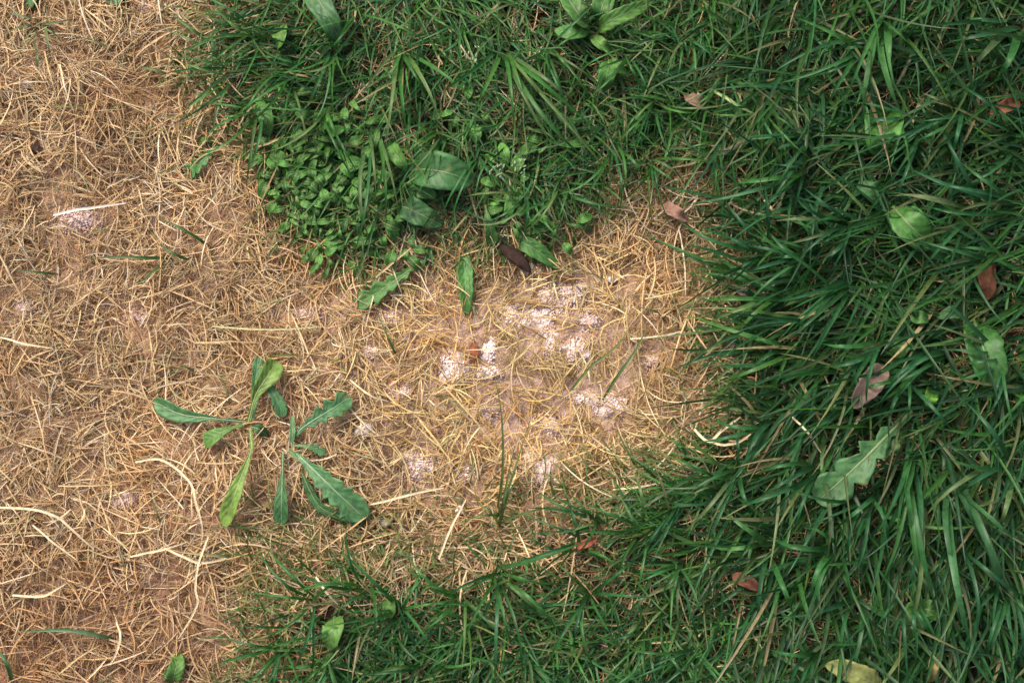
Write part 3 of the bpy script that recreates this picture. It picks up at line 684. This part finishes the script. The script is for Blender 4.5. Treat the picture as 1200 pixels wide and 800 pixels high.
# ------------------------------------------------------------------ dead leaves, pod, chips, pebbles
def curled_leaf(name, pts, width, tone, label, seed, fold=.5, roll=0.0, cat='leaf', kind='strap', wav=.25):
    o0 = chart_path([(pts[0][0], pts[0][1], 0)])[0]
    t = thing(name, o0, label, cat)
    me, RV, RF = leaf_mesh(pts, width, kind, tone, o0, fold=fold, roll=roll, wav=wav, n=22, petiole=.06, seed=seed)
    me.materials[0] = M_DEAD
    o = link('blade', me, t); so = o.modifiers.new('thickness', 'SOLIDIFY'); so.thickness = .0006
    link('midrib', mesh_np('midrib', RV, RF, np.tile(np.asarray(tone) * .8, (len(RV), 1)), M_DEAD), t)
curled_leaf('dead_leaf', [(1034, 428, 42), (1024, 444, 54), (1012, 460, 54), (1000, 478, 42)], 26, (.21, .145, .11), 'dried grey-brown leaf caught in thick grass', 1)
curled_leaf('dead_leaf', [(1150, 302, 20), (1155, 318, 34), (1158, 334, 34), (1156, 352, 22)], 22, (.15, .062, .032), 'curled rust-brown leaf standing between grass blades', 2, roll=.3)
curled_leaf('dead_leaf', [(1194, 118, 26), (1182, 124, 44), (1170, 130, 44), (1160, 134, 30)], 18, (.17, .07, .036), 'small copper-brown folded leaf in shaded grass', 3)
curled_leaf('dead_leaf', [(776, 240, 14), (786, 246, 24), (795, 252, 24), (806, 259, 12)], 15, (.42, .24, .17), 'pinkish tan dead leaf at the top rim of the bare patch', 4)
curled_leaf('dead_leaf', [(806, 112, 22), (813, 118, 36), (821, 122, 36), (828, 128, 22)], 17, (.28, .18, .12), 'small dull brown leaf scrap in the upper lawn', 5)
curled_leaf('dead_leaf', [(858, 672, 24), (868, 678, 30), (880, 684, 30), (894, 692, 26)], 14, (.15, .06, .035), 'narrow reddish brown leaf scrap in the lower lawn', 6)
curled_leaf('dead_leaf', [(866, 340, 14), (873, 343, 26), (880, 346, 14)], 12, (.26, .17, .14), 'tiny mauve-brown leaf scrap at the grass edge', 7)
curled_leaf('dead_leaf', [(700, 630, 14), (686, 637, 24), (670, 643, 12)], 10, (.33, .10, .06), 'thin red-brown leaf scrap below the bare patch', 8)
curled_leaf('seed_pod', [(584, 286, 16), (598, 294, 24), (610, 304, 24), (622, 319, 16)], 16, (.055, .030, .022), 'dark brown pointed pod at the upper rim of the bare patch', 9, fold=-.7, cat='pod', wav=.05)
curled_leaf('bark_chip', [(555, 398, 6), (555, 407, 11), (556, 416, 11), (555, 426, 5)], 11, (.30, .10, .045), 'rust-orange bark chip beside bright white crust', 10, fold=-.3, cat='chip', wav=.4)
curled_leaf('bark_chip', [(625, 326, 5), (640, 323, 10), (655, 325, 10), (672, 332, 4)], 6, (.33, .16, .07), 'orange-brown bark strip above the wide pink crust', 11, fold=-.3, cat='chip', wav=.1)
curled_leaf('bark_chip', [(588, 357, 5), (605, 353, 10), (625, 354, 10), (648, 361, 4)], 5, (.36, .22, .10), 'tan-brown bark strip along the middle crumbly crust', 12, fold=-.3, cat='chip', wav=.1)
curled_leaf('bark_chip', [(456, 446, 4), (461, 451, 9), (467, 455, 4)], 12, (.62, .36, .24), 'peach coloured bark flake left of the bare patch', 13, fold=-.2, cat='chip', kind='round')
curled_leaf('bark_chip', [(44, 165, 5), (40, 174, 10), (36, 186, 4)], 9, (.07, .04, .03), 'dark charred chip in the dead grass', 14, fold=-.3, cat='chip')
curled_leaf('dead_shoot', [(1098, 762, 20), (1094, 775, 44), (1092, 786, 44), (1090, 800, 28)], 12, (.34, .27, .10), 'upright brownish yellow dead shoot in dark grass', 15, fold=.8, cat='shoot')

def pebble(x, y, rx, ry, h, tone, label, seed):
    c0 = chart_path([(x, y, 0)])[0]; r = np.random.default_rng(seed)
    A, B = 14, 7; V = []
    for b in range(B):
        ph = math.pi * b / (B - 1)
        for a in range(A):
            th = 2 * math.pi * a / A
            s = 1 + .45 * (vnoise(np.array([math.cos(th) * 1.3 + 4]), np.array([math.sin(th) * 1.3 + 4 + ph]), 1.1, seed)[0] - .5) * 2
            V.append((math.sin(ph) * math.cos(th) * rx * MPX * s, math.sin(ph) * math.sin(th) * ry * MPX * s, math.cos(ph) * h * .32 * s + h * .1))
    F = [(b * A + a, b * A + (a + 1) % A, (b + 1) * A + (a + 1) % A, (b + 1) * A + a) for b in range(B - 1) for a in range(A)]
    o = link('pebble', mesh_np('pebble', V, F, np.tile(tone, (len(V), 1)), M_STONE), None, c0 + (0, 0, .004))
    tag(o, label, 'stone')
pebble(716, 328, 8, 6, .011, (1.3, 1.3, 1.32), 'small whitish pebble among straw right of the bark strip', 1)
pebble(426, 505, 11, 9, .010, (.95, .88, .88), 'flat grey-white pebble near the blue-green dandelion', 2)
pebble(452, 612, 8, 6, .009, (.8, .75, .72), 'small grey pebble below the tip of a toothed leaf', 3)
pebble(540, 598, 6, 5, .009, (1.2, 1.15, 1.1), 'tiny white pebble beside a pale leaning straw', 4)
pebble(1043, 802, 12, 7, .03, (1.4, 1.4, 1.42), 'white pebble beside the yellowing leaf', 5)
pebble(33, 100, 8, 6, .008, (1.0, .95, .97), 'pale pebble in the grey dead grass', 6)

# ------------------------------------------------------------------ long dry stalks
PALE = (.74, .62, .40); TAN = (.60, .44, .21)
def stalk(pts, w, label, tone=PALE, group=None):
    p3 = chart_path(pts)
    o = single_blade('dry_stalk', p3, w * MPX * .8, tone, np.asarray(tone) * .92, None, chart_path([(pts[0][0], pts[0][1], 0)])[0], M_STRAW, S=22, straw=True, fold=.9, wob=.00016)
    tag(o, label, 'straw', group)
Z = 22
stalk([(-6, 594, Z), (35, 596, Z + 3), (65, 605, Z + 4), (85, 622, Z + 3), (110, 643, 16)], 3.6, 'long pale bent stalk on the dead grass, straight then dropping')
stalk([(158, 541, Z), (190, 539, Z + 4), (222, 564, Z + 8), (230, 590, Z + 6), (237, 618, Z + 4), (235, 640, 14)], 3.4, 'arched pale stalk below the yellow-green dandelion')
stalk([(152, 652, 16), (192, 643, Z + 2), (218, 635, 16)], 3.2, 'short straight pale stalk crossing the zigzag stalk')
stalk([(193, 642, Z + 4), (214, 652, Z + 6), (236, 661, Z + 6), (266, 654, 18)], 3.6, 'thick pale stalk with a kink below the arched stalk')
stalk([(244, 628, 16), (232, 662, Z + 8), (229, 690, Z + 6), (231, 708, Z + 4), (209, 748, 14)], 3.4, 'zigzag pale stalk running down from the kinked stalk')
stalk([(14, 697, 16), (48, 698, Z), (62, 692, Z), (78, 683, 16)], 3.4, 'short bent stalk in the brown dead grass')
stalk([(38, 615, 16), (62, 634, Z), (90, 656, 16)], 2.8, 'thin straight stalk parallel to the long bent stalk')
stalk([(68, 569, 16), (105, 569, Z), (144, 567, 16)], 2.4, 'thin level stalk above the long bent stalk', TAN)
stalk([(62, 252, 16), (100, 244, Z), (148, 238, 18)], 4.0, 'whitish flattened stalk lying on dead grass', (.80, .72, .60))
stalk([(808, 497, 16), (829, 516, Z + 4), (845, 505, Z + 4), (868, 488, 20)], 4.2, 'forked pale stalk where dead grass meets the thick grass')
stalk([(829, 516, Z), (848, 521, Z + 2), (866, 518, Z), (880, 508, 20)], 3.8, 'curved pale stalk touching the forked stalk')
stalk([(248, 382, 16), (290, 385, Z + 2), (332, 385, Z + 2), (372, 383, 18)], 3.0, 'long level greenish dry stalk above the yellow-green dandelion', (.48, .46, .22))
stalk([(230, 401, 14), (262, 401, Z), (300, 401, 14)], 2.6, 'level tan stalk below the greenish stalk', TAN)
stalk([(432, 591, 16), (470, 583, Z + 4), (520, 571, 18)], 3.4, 'straight pale stalk along the lower rim of the bare patch')
stalk([(514, 655, 18), (528, 618, Z + 6), (546, 585, 18)], 3.4, 'leaning pale straw beside the tiny white pebble')
stalk([(490, 490, 16), (510, 515, Z), (532, 545, 16)], 3.0, 'slanting golden straw over the bare patch', (.62, .47, .20))
stalk([(520, 452, 16), (548, 484, Z), (578, 520, 16)], 2.6, 'long slanting straw ending at the tall tuft', TAN)
stalk([(718, 573, 16), (745, 570, Z + 3), (774, 565, 18)], 3.0, 'pale straw lying on green blades right of the tall tuft')
stalk([(738, 397, 16), (770, 393, Z), (800, 388, 16)], 2.8, 'level pale straw at the right rim of the bare patch')
stalk([(410, 445, 14), (432, 462, Z), (455, 470, 14)], 2.6, 'thin pale straw left of the bare patch')
stalk([(0, 395, 14), (30, 402, Z), (62, 408, 16)], 3.0, 'pale stalk on the tan dead grass with a swollen joint')
stalk([(70, 75, 14), (75, 100, Z), (86, 130, 14)], 2.8, 'upright pale straw in the grey dead grass')
stalk([(52, 60, 14), (58, 88, Z), (66, 118, 14)], 2.6, 'leaning tan straw in the grey dead grass', TAN)
stalk([(128, 780, 14), (136, 764, Z), (140, 745, Z), (136, 728, 14)], 3.4, 'standing pale stalk among brown dead grass')
stalk([(68, 790, 14), (90, 772, Z), (118, 755, 14)], 2.8, 'slanting tan stalk in brown dead grass', TAN)
stalk([(100, 798, 14), (112, 785, Z), (126, 770, 14)], 2.8, 'short pale stalk beside the standing stalk')
stalk([(370, 675, 20), (380, 692, Z + 12), (396, 708, 24)], 3.0, 'pale stalk caught in the lower lawn grass')
stalk([(928, 488, 34), (945, 506, 46), (962, 530, 30)], 3.2, 'pale dead stalk lying on the thick green grass')
stalk([(832, 104, 36), (855, 118, 48), (884, 134, 34)], 5.0, 'thick pale green stem lying across the upper lawn', (.30, .40, .16))
stalk([(895, 234, 34), (905, 245, 42), (914, 252, 30)], 4.0, 'short tan straw among green blades above the gap', TAN)
stalk([(853, 237, 16), (880, 248, 26), (944, 254, 30)], 2.6, 'curved dry straw at the thin spot of the lawn', (.42, .30, .18))
stalk([(302, 172, 24), (320, 166, 34), (334, 158, 24)], 3.4, 'curved tan stalk among chickweed', (.58, .40, .20))
stalk([(440, 325, 18), (462, 306, 28), (482, 290, 24)], 3.2, 'pale tan stalk crossing the lawn edge near the lobed leaf', (.56, .42, .22))

# ------------------------------------------------------------------ hand-placed green blades on the dead grass
def green_blade(pts, w, label, tone=(.10, .17, .05), tip=None):
    p3 = chart_path(pts)
    o = single_blade('grass_shoot', p3, w * MPX, tone, tone if tip is None else tip, None, chart_path([(pts[0][0], pts[0][1], 0)])[0], M_GRASS, S=16, fold=.5)
    tag(o, label, 'grass shoot')
green_blade([(205, 303, 4), (170, 302, 26), (140, 301, 28), (104, 303, 18)], 4.2, 'dark green blade lying level on the dead grass', (.055, .11, .035))
green_blade([(250, 292, 4), (225, 275, 24), (205, 264, 26), (184, 255, 18)], 4.0, 'dark blade pointing out of the lawn above the level blade', (.055, .12, .035))
green_blade([(225, 306, 4), (205, 298, 22), (182, 284, 16)], 4.0, 'short green blade above the level dark blade', (.07, .13, .04))
green_blade([(72, 322, 4), (45, 319, 20), (14, 317, 16)], 3.2, 'thin dark blade in the pale dead grass', (.07, .12, .04))
green_blade([(200, 302, 4), (180, 318, 20), (160, 334, 12)], 4.0, 'green blade bent down from the level dark blade', (.07, .14, .04))
green_blade([(140, 750, 4), (115, 744, 24), (75, 738, 26), (22, 740, 18)], 5.0, 'long blue-green blade over brown dead grass', (.09, .17, .08))
green_blade([(280, 652, 4), (255, 651, 22), (205, 646, 16)], 3.6, 'green dried blade beside the kinked stalk', (.12, .15, .06), (.45, .38, .18))
green_blade([(466, 420, 3), (456, 398, 22), (442, 366, 20)], 3.0, 'thin green blade standing left in the bare patch', (.10, .15, .05))
green_blade([(662, 466, 3), (690, 432, 26), (720, 408, 26), (740, 382, 18)], 3.2, 'thin green blade standing right of the white lump', (.13, .18, .06))
green_blade([(704, 472, 3), (724, 440, 28), (744, 412, 28), (760, 380, 18)], 3.8, 'green blade leaning beside the thin right blade', (.09, .15, .05))
green_blade([(235, 440, 3), (215, 430, 20), (190, 442, 8)], 2.8, 'thin greenish blade above the yellow-green dandelion', (.13, .15, .06))
green_blade([(15, 800, 4), (8, 778, 24), (-4, 760, 18)], 6, 'broad dark green blade at the brown dead grass', (.06, .14, .05))
green_blade([(205, 95, 4), (185, 83, 20), (152, 77, 10)], 4.0, 'olive blade reaching out of the lawn over dead grass', (.10, .15, .04))
green_blade([(250, 50, 4), (225, 35, 26), (198, 15, 18)], 4.2, 'long olive blade arching from the lawn corner', (.08, .15, .04))
green_blade([(243, 62, 4), (225, 48, 24), (192, 34, 14)], 4.0, 'olive blade under the long arching blade', (.10, .16, .05))
green_blade([(42, 90, 3), (44, 70, 18), (38, 40, 10)], 3.2, 'thin green shoot in the grey dead grass', (.10, .16, .06))

# ------------------------------------------------------------------ grass tufts
def tuft(root, tips, w, label, tones, group=None, h=50, seed=0, arc=.55):
    """tips: list of (x, y, height of the tip in mm) reached by arching blades."""
    r = np.random.default_rng(seed + int(root[0] * 7 + root[1]))
    o0 = chart_path([(root[0], root[1], 0)])[0]
    t = thing('grass_tuft', o0, label, 'grass tuft', group)
    for tp in tips:
        tx, ty = tp[0], tp[1]; th = tp[2] if len(tp) > 2 else h * .5; wk = tp[3] if len(tp) > 3 else w
        bx, by = root[0] + r.normal(0, 4), root[1] + r.normal(0, 4)
        nx, ny = -(ty - by), tx - bx; b = r.normal(0, .06)
        m1 = (bx + (tx - bx) * .30 + nx * b, by + (ty - by) * .30 + ny * b, h * r.uniform(.75, 1.0)); m2 = (bx + (tx - bx) * .68 + nx * b, by + (ty - by) * .68 + ny * b, h * r.uniform(.9, 1.15))
        tone = np.asarray(tones[r.integers(len(tones))]) * r.uniform(.8, 1.25)
        tipc = tone if r.random() < .85 else tone * .6 + np.array((.12, .11, .05))
        single_blade('blade', chart_path([(bx, by, 0), m1, m2, (tx, ty, th)]), wk * MPX * r.uniform(.85, 1.15), tone * .9 + np.array((.012, .015, .006)), tipc, t, o0, M_GRASS, S=14,
                     fold=r.uniform(.25, .55), twist=r.normal(0, .7))
    return t
G1 = [(.034, .138, .036), (.026, .114, .040), (.044, .155, .034)]
G2 = [(.042, .160, .032), (.032, .135, .038), (.056, .172, .034)]
GD = [(.028, .122, .036), (.022, .100, .038)]  # dark blades of the thick grass, with some of its shade painted in
tuft((1034, 18), [(1060, 140, 40, 9), (1012, 142, 40, 9), (988, 128, 40, 7), (1054, 118, 44, 7), (1018, 100, 46, 7), (1075, 60, 40, 7), (1040, 95, 50, 6)], 8, 'arching tuft of wide pale green blades over the bright rounded leaf', [(.08, .23, .065), (.06, .19, .05)], h=75)
tuft((1062, 530), [(1050, 640, 50, 8), (1058, 700, 40, 8), (1056, 770, 20, 6), (1038, 625, 50, 7), (1030, 690, 34, 7), (1078, 650, 46, 8), (1096, 712, 40, 9), (1084, 700, 40, 8), (1016, 640, 40, 6)], 8, 'fan of long blades hanging from below the lobed leaf', G1, h=72)
tuft((1112, 560), [(1172, 712, 34, 13), (1186, 708, 30, 8), (1140, 765, 30, 9), (1150, 640, 46, 8), (1128, 690, 40, 8), (1198, 640, 40, 8)], 8, 'tuft with the widest grey-green blade of the thick grass', [(.05, .165, .06), (.042, .14, .05)], h=78)
tuft((584, 612), [(578, 432, 60, 4), (632, 456, 60, 4.5), (604, 520, 60, 4), (560, 590, 30, 3), (620, 575, 30, 3), (652, 592, 24, 3), (540, 612, 24, 3), (610, 556, 40, 3)], 3.6, 'tall thin tuft standing at the lower rim of the bare patch', [(.13, .17, .06), (.10, .15, .055)], h=60)
tuft((584, 672), [(580, 800, 24, 5.5), (545, 690, 30), (656, 742, 24, 5), (640, 720, 30), (600, 760, 30), (612, 800, 20), (700, 628, 36, 5), (560, 735, 30), (520, 700, 24), (650, 690, 30), (540, 760, 24)], 3.8, 'dark tuft with blades spread like a star below the tall thin tuft', G1, h=62)
tuft((470, 715), [(400, 645, 30, 4.5), (402, 742, 24), (440, 790, 20), (512, 770, 24), (540, 700, 24), (430, 690, 30), (498, 660, 30), (390, 715, 24)], 3.8, 'spreading tuft in the lower lawn beside a small rounded leaf', G1, h=56)
tuft((690, 690), [(640, 780, 20), (700, 790, 20), (735, 770, 24), (770, 700, 30), (745, 655, 34), (650, 655, 34), (628, 700, 30), (672, 760, 24)], 3.8, 'tuft right of the star-shaped tuft in the lower lawn', G1, h=58)
tuft((590, 60), [(690, 190, 30, 6), (622, 140, 44, 6), (650, 175, 40), (712, 168, 36), (640, 120, 44), (520, 105, 36), (555, 130, 40), (602, 150, 40), (675, 120, 40), (735, 230, 20, 5)], 5.5, 'large tuft of thin blades sweeping diagonally in the upper lawn', G2, h=66)
tuft((470, 55), [(452, 175, 34), (515, 140, 40, 6), (500, 110, 40), (420, 120, 40), (478, 160, 30), (440, 95, 40), (560, 118, 36)], 5, 'tuft of hanging blades above the glossy dock leaf', G2, h=60)
tuft((438, 150), [(436, 290, 16), (452, 268, 20), (425, 250, 24), (440, 235, 30), (415, 300, 14), (468, 255, 20)], 4.5, 'long thin blades hanging down left of the dock leaf', G2, h=56)
tuft((950, 198), [(800, 240, 30, 6), (860, 215, 36, 7), (906, 235, 34, 6), (872, 262, 24, 6), (890, 190, 40), (925, 270, 30)], 6, 'tuft of level blades reaching across the thin spot of the lawn', G1, h=58)
tuft((925, 345), [(806, 320, 24, 6), (815, 352, 18, 6), (830, 378, 18), (838, 300, 26), (860, 395, 18), (870, 330, 36)], 6, 'tuft of blades reaching over the right rim of the bare patch', G2, h=52)
tuft((925, 410), [(815, 372, 18, 6), (828, 420, 16), (840, 448, 16), (868, 440, 26), (880, 395, 36), (900, 470, 30)], 5.5, 'tuft leaning left where straw meets the thick grass', G2, h=52)
tuft((1040, 395), [(960, 402, 40, 7), (965, 430, 40, 7), (975, 450, 36, 7), (990, 470, 34, 7), (1002, 412, 46), (1015, 480, 40)], 6.5, 'combed tuft lying slantwise above the dried grey-brown leaf', G1, h=66)
tuft((1015, 55), [(930, 20, 40), (950, 90, 40), (965, 130, 34), (905, 100, 34), (990, 60, 46)], 6, 'tuft left of the arching wide-bladed tuft', G1, h=62)
tuft((1190, 30), [(1110, 50, 40, 9), (1135, 85, 40, 9), (1090, 30, 40, 7), (1165, 95, 36, 10), (1130, 20, 44, 8)], 8, 'tuft of broad blades in the shaded upper grass', G1, h=72)
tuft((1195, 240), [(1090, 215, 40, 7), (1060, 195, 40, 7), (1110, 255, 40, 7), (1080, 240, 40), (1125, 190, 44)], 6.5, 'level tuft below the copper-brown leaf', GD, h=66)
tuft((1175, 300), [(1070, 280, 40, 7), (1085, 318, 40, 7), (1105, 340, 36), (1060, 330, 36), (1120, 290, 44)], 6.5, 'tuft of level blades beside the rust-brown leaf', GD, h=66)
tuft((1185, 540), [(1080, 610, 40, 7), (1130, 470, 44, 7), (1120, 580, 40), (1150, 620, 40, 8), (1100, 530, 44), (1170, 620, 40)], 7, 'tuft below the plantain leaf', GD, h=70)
tuft((900, 640), [(840, 590, 34), (830, 640, 30), (850, 700, 24), (890, 740, 20, 6), (930, 720, 24, 7), (960, 650, 36), (870, 610, 36)], 6, 'tuft spreading beside the narrow reddish leaf scrap', G1, h=60)
tuft((985, 640), [(900, 628, 36, 8), (950, 700, 34, 8), (960, 730, 24), (1000, 720, 34, 7), (940, 612, 40)], 7, 'tuft with a wide level blade left of the hanging fan', G1, h=66)
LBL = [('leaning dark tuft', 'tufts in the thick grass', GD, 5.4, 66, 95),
       ('thin-bladed tuft', 'tufts in the upper lawn', G2, 3.4, 54, 78),
       ('fine dark tuft', 'tufts in the lower lawn', G1, 3.5, 52, 78)]
SPOTS = {0: [(905, 490), (960, 300), (1000, 330), (1110, 410), (1180, 420), (1020, 580), (960, 545), (1180, 680), (1120, 640), (1195, 770), (1010, 700), (1130, 130), (950, 160), (1080, 150),
             (1195, 160), (1000, 260), (1150, 250), (1060, 440), (900, 290), (870, 545), (960, 760), (1060, 700)],
         1: [(300, 40), (340, 90), (390, 60), (270, 90), (420, 20), (540, 30), (560, 180), (640, 60), (740, 60), (770, 120), (800, 40), (850, 90), (720, 170), (660, 220), (520, 150), (620, 230), (380, 130), (840, 170), (760, 190), (890, 130), (300, 130)],
         2: [(365, 705), (380, 770), (430, 690), (500, 780), (540, 700), (620, 770), (680, 640), (750, 620), (760, 740), (800, 660), (820, 760), (800, 590), (850, 570), (330, 760), (880, 790), (705, 610)]}
rt = np.random.default_rng(77)
tuft((48, 28), [(10, 15, 12), (25, 50, 10), (70, 46, 10), (85, 22, 12), (60, 70, 8), (20, 62, 8), (5, 40, 8), (52, 0, 12)], 3.4, 'small grey-green tuft standing in the grey dead grass', [(.13, .19, .10), (.16, .20, .10)], h=26)
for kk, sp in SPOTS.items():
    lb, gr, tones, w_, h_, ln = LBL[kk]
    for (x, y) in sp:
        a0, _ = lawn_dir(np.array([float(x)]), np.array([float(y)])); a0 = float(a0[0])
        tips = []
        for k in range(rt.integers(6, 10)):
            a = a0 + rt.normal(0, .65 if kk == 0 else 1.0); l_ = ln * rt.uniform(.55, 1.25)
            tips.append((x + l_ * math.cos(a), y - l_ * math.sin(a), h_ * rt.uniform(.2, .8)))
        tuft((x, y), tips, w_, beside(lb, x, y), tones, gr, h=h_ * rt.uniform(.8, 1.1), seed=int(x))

# seed heads of meadow grass: a thin stem with a loose panicle
def seed_head(x, y, rx_, ry_, label):
    o0 = chart_path([(rx_, ry_, 0)])[0]; t = thing('seeding_stalk', o0, label, 'seeding grass', 'seeding meadow grass in the upper lawn')
    tip = chart_path([(x, y, 62)])[0]
    single_blade('stem', [o0, (o0 + tip) / 2 + (0, 0, .02), tip], .0011, (.16, .24, .08), (.25, .32, .14), t, o0, M_GRASS, S=10, straw=True)
    r = np.random.default_rng(int(x)); d = tip - o0; d[2] = 0; d /= np.linalg.norm(d)
    V = []; n = 16
    for k in range(n):
        f = k / n; side = np.array((-d[1], d[0], 0)) * r.uniform(-1, 1) * .011 * (1.1 - f)
        c = tip - d * .016 * (1 - f) + side + (0, 0, r.uniform(0, .003))
        dirv = d * .8 + side * 40; dirv /= np.linalg.norm(dirv)
        s2 = np.cross(dirv, (0, 0, 1)); up = np.array((0, 0, 1.0))
        V.append(c + ICO_V[:, :1] * dirv * .0019 + ICO_V[:, 1:2] * s2 * .0006 + ICO_V[:, 2:3] * up * .0006)
    F = (np.arange(n)[:, None, None] * 12 + ICO_F[None]).reshape(-1, 3)
    o = link('spikelets', mesh_np('spikelets', np.array(V).reshape(-1, 3) - o0, F, np.tile((.38, .45, .28), (n * 12, 1)), M_STRAW), t); o['kind'] = 'stuff'
seed_head(556, 74, 540, 40, 'meadow grass stem with a tiny pale seed head above the sweeping diagonal tuft')
seed_head(614, 186, 600, 230, 'meadow grass stem with tiny seed head right of its twin, beyond the dock leaf')
seed_head(590, 192, 575, 235, 'meadow grass stem with tiny seed head nearest the dock leaf tip')
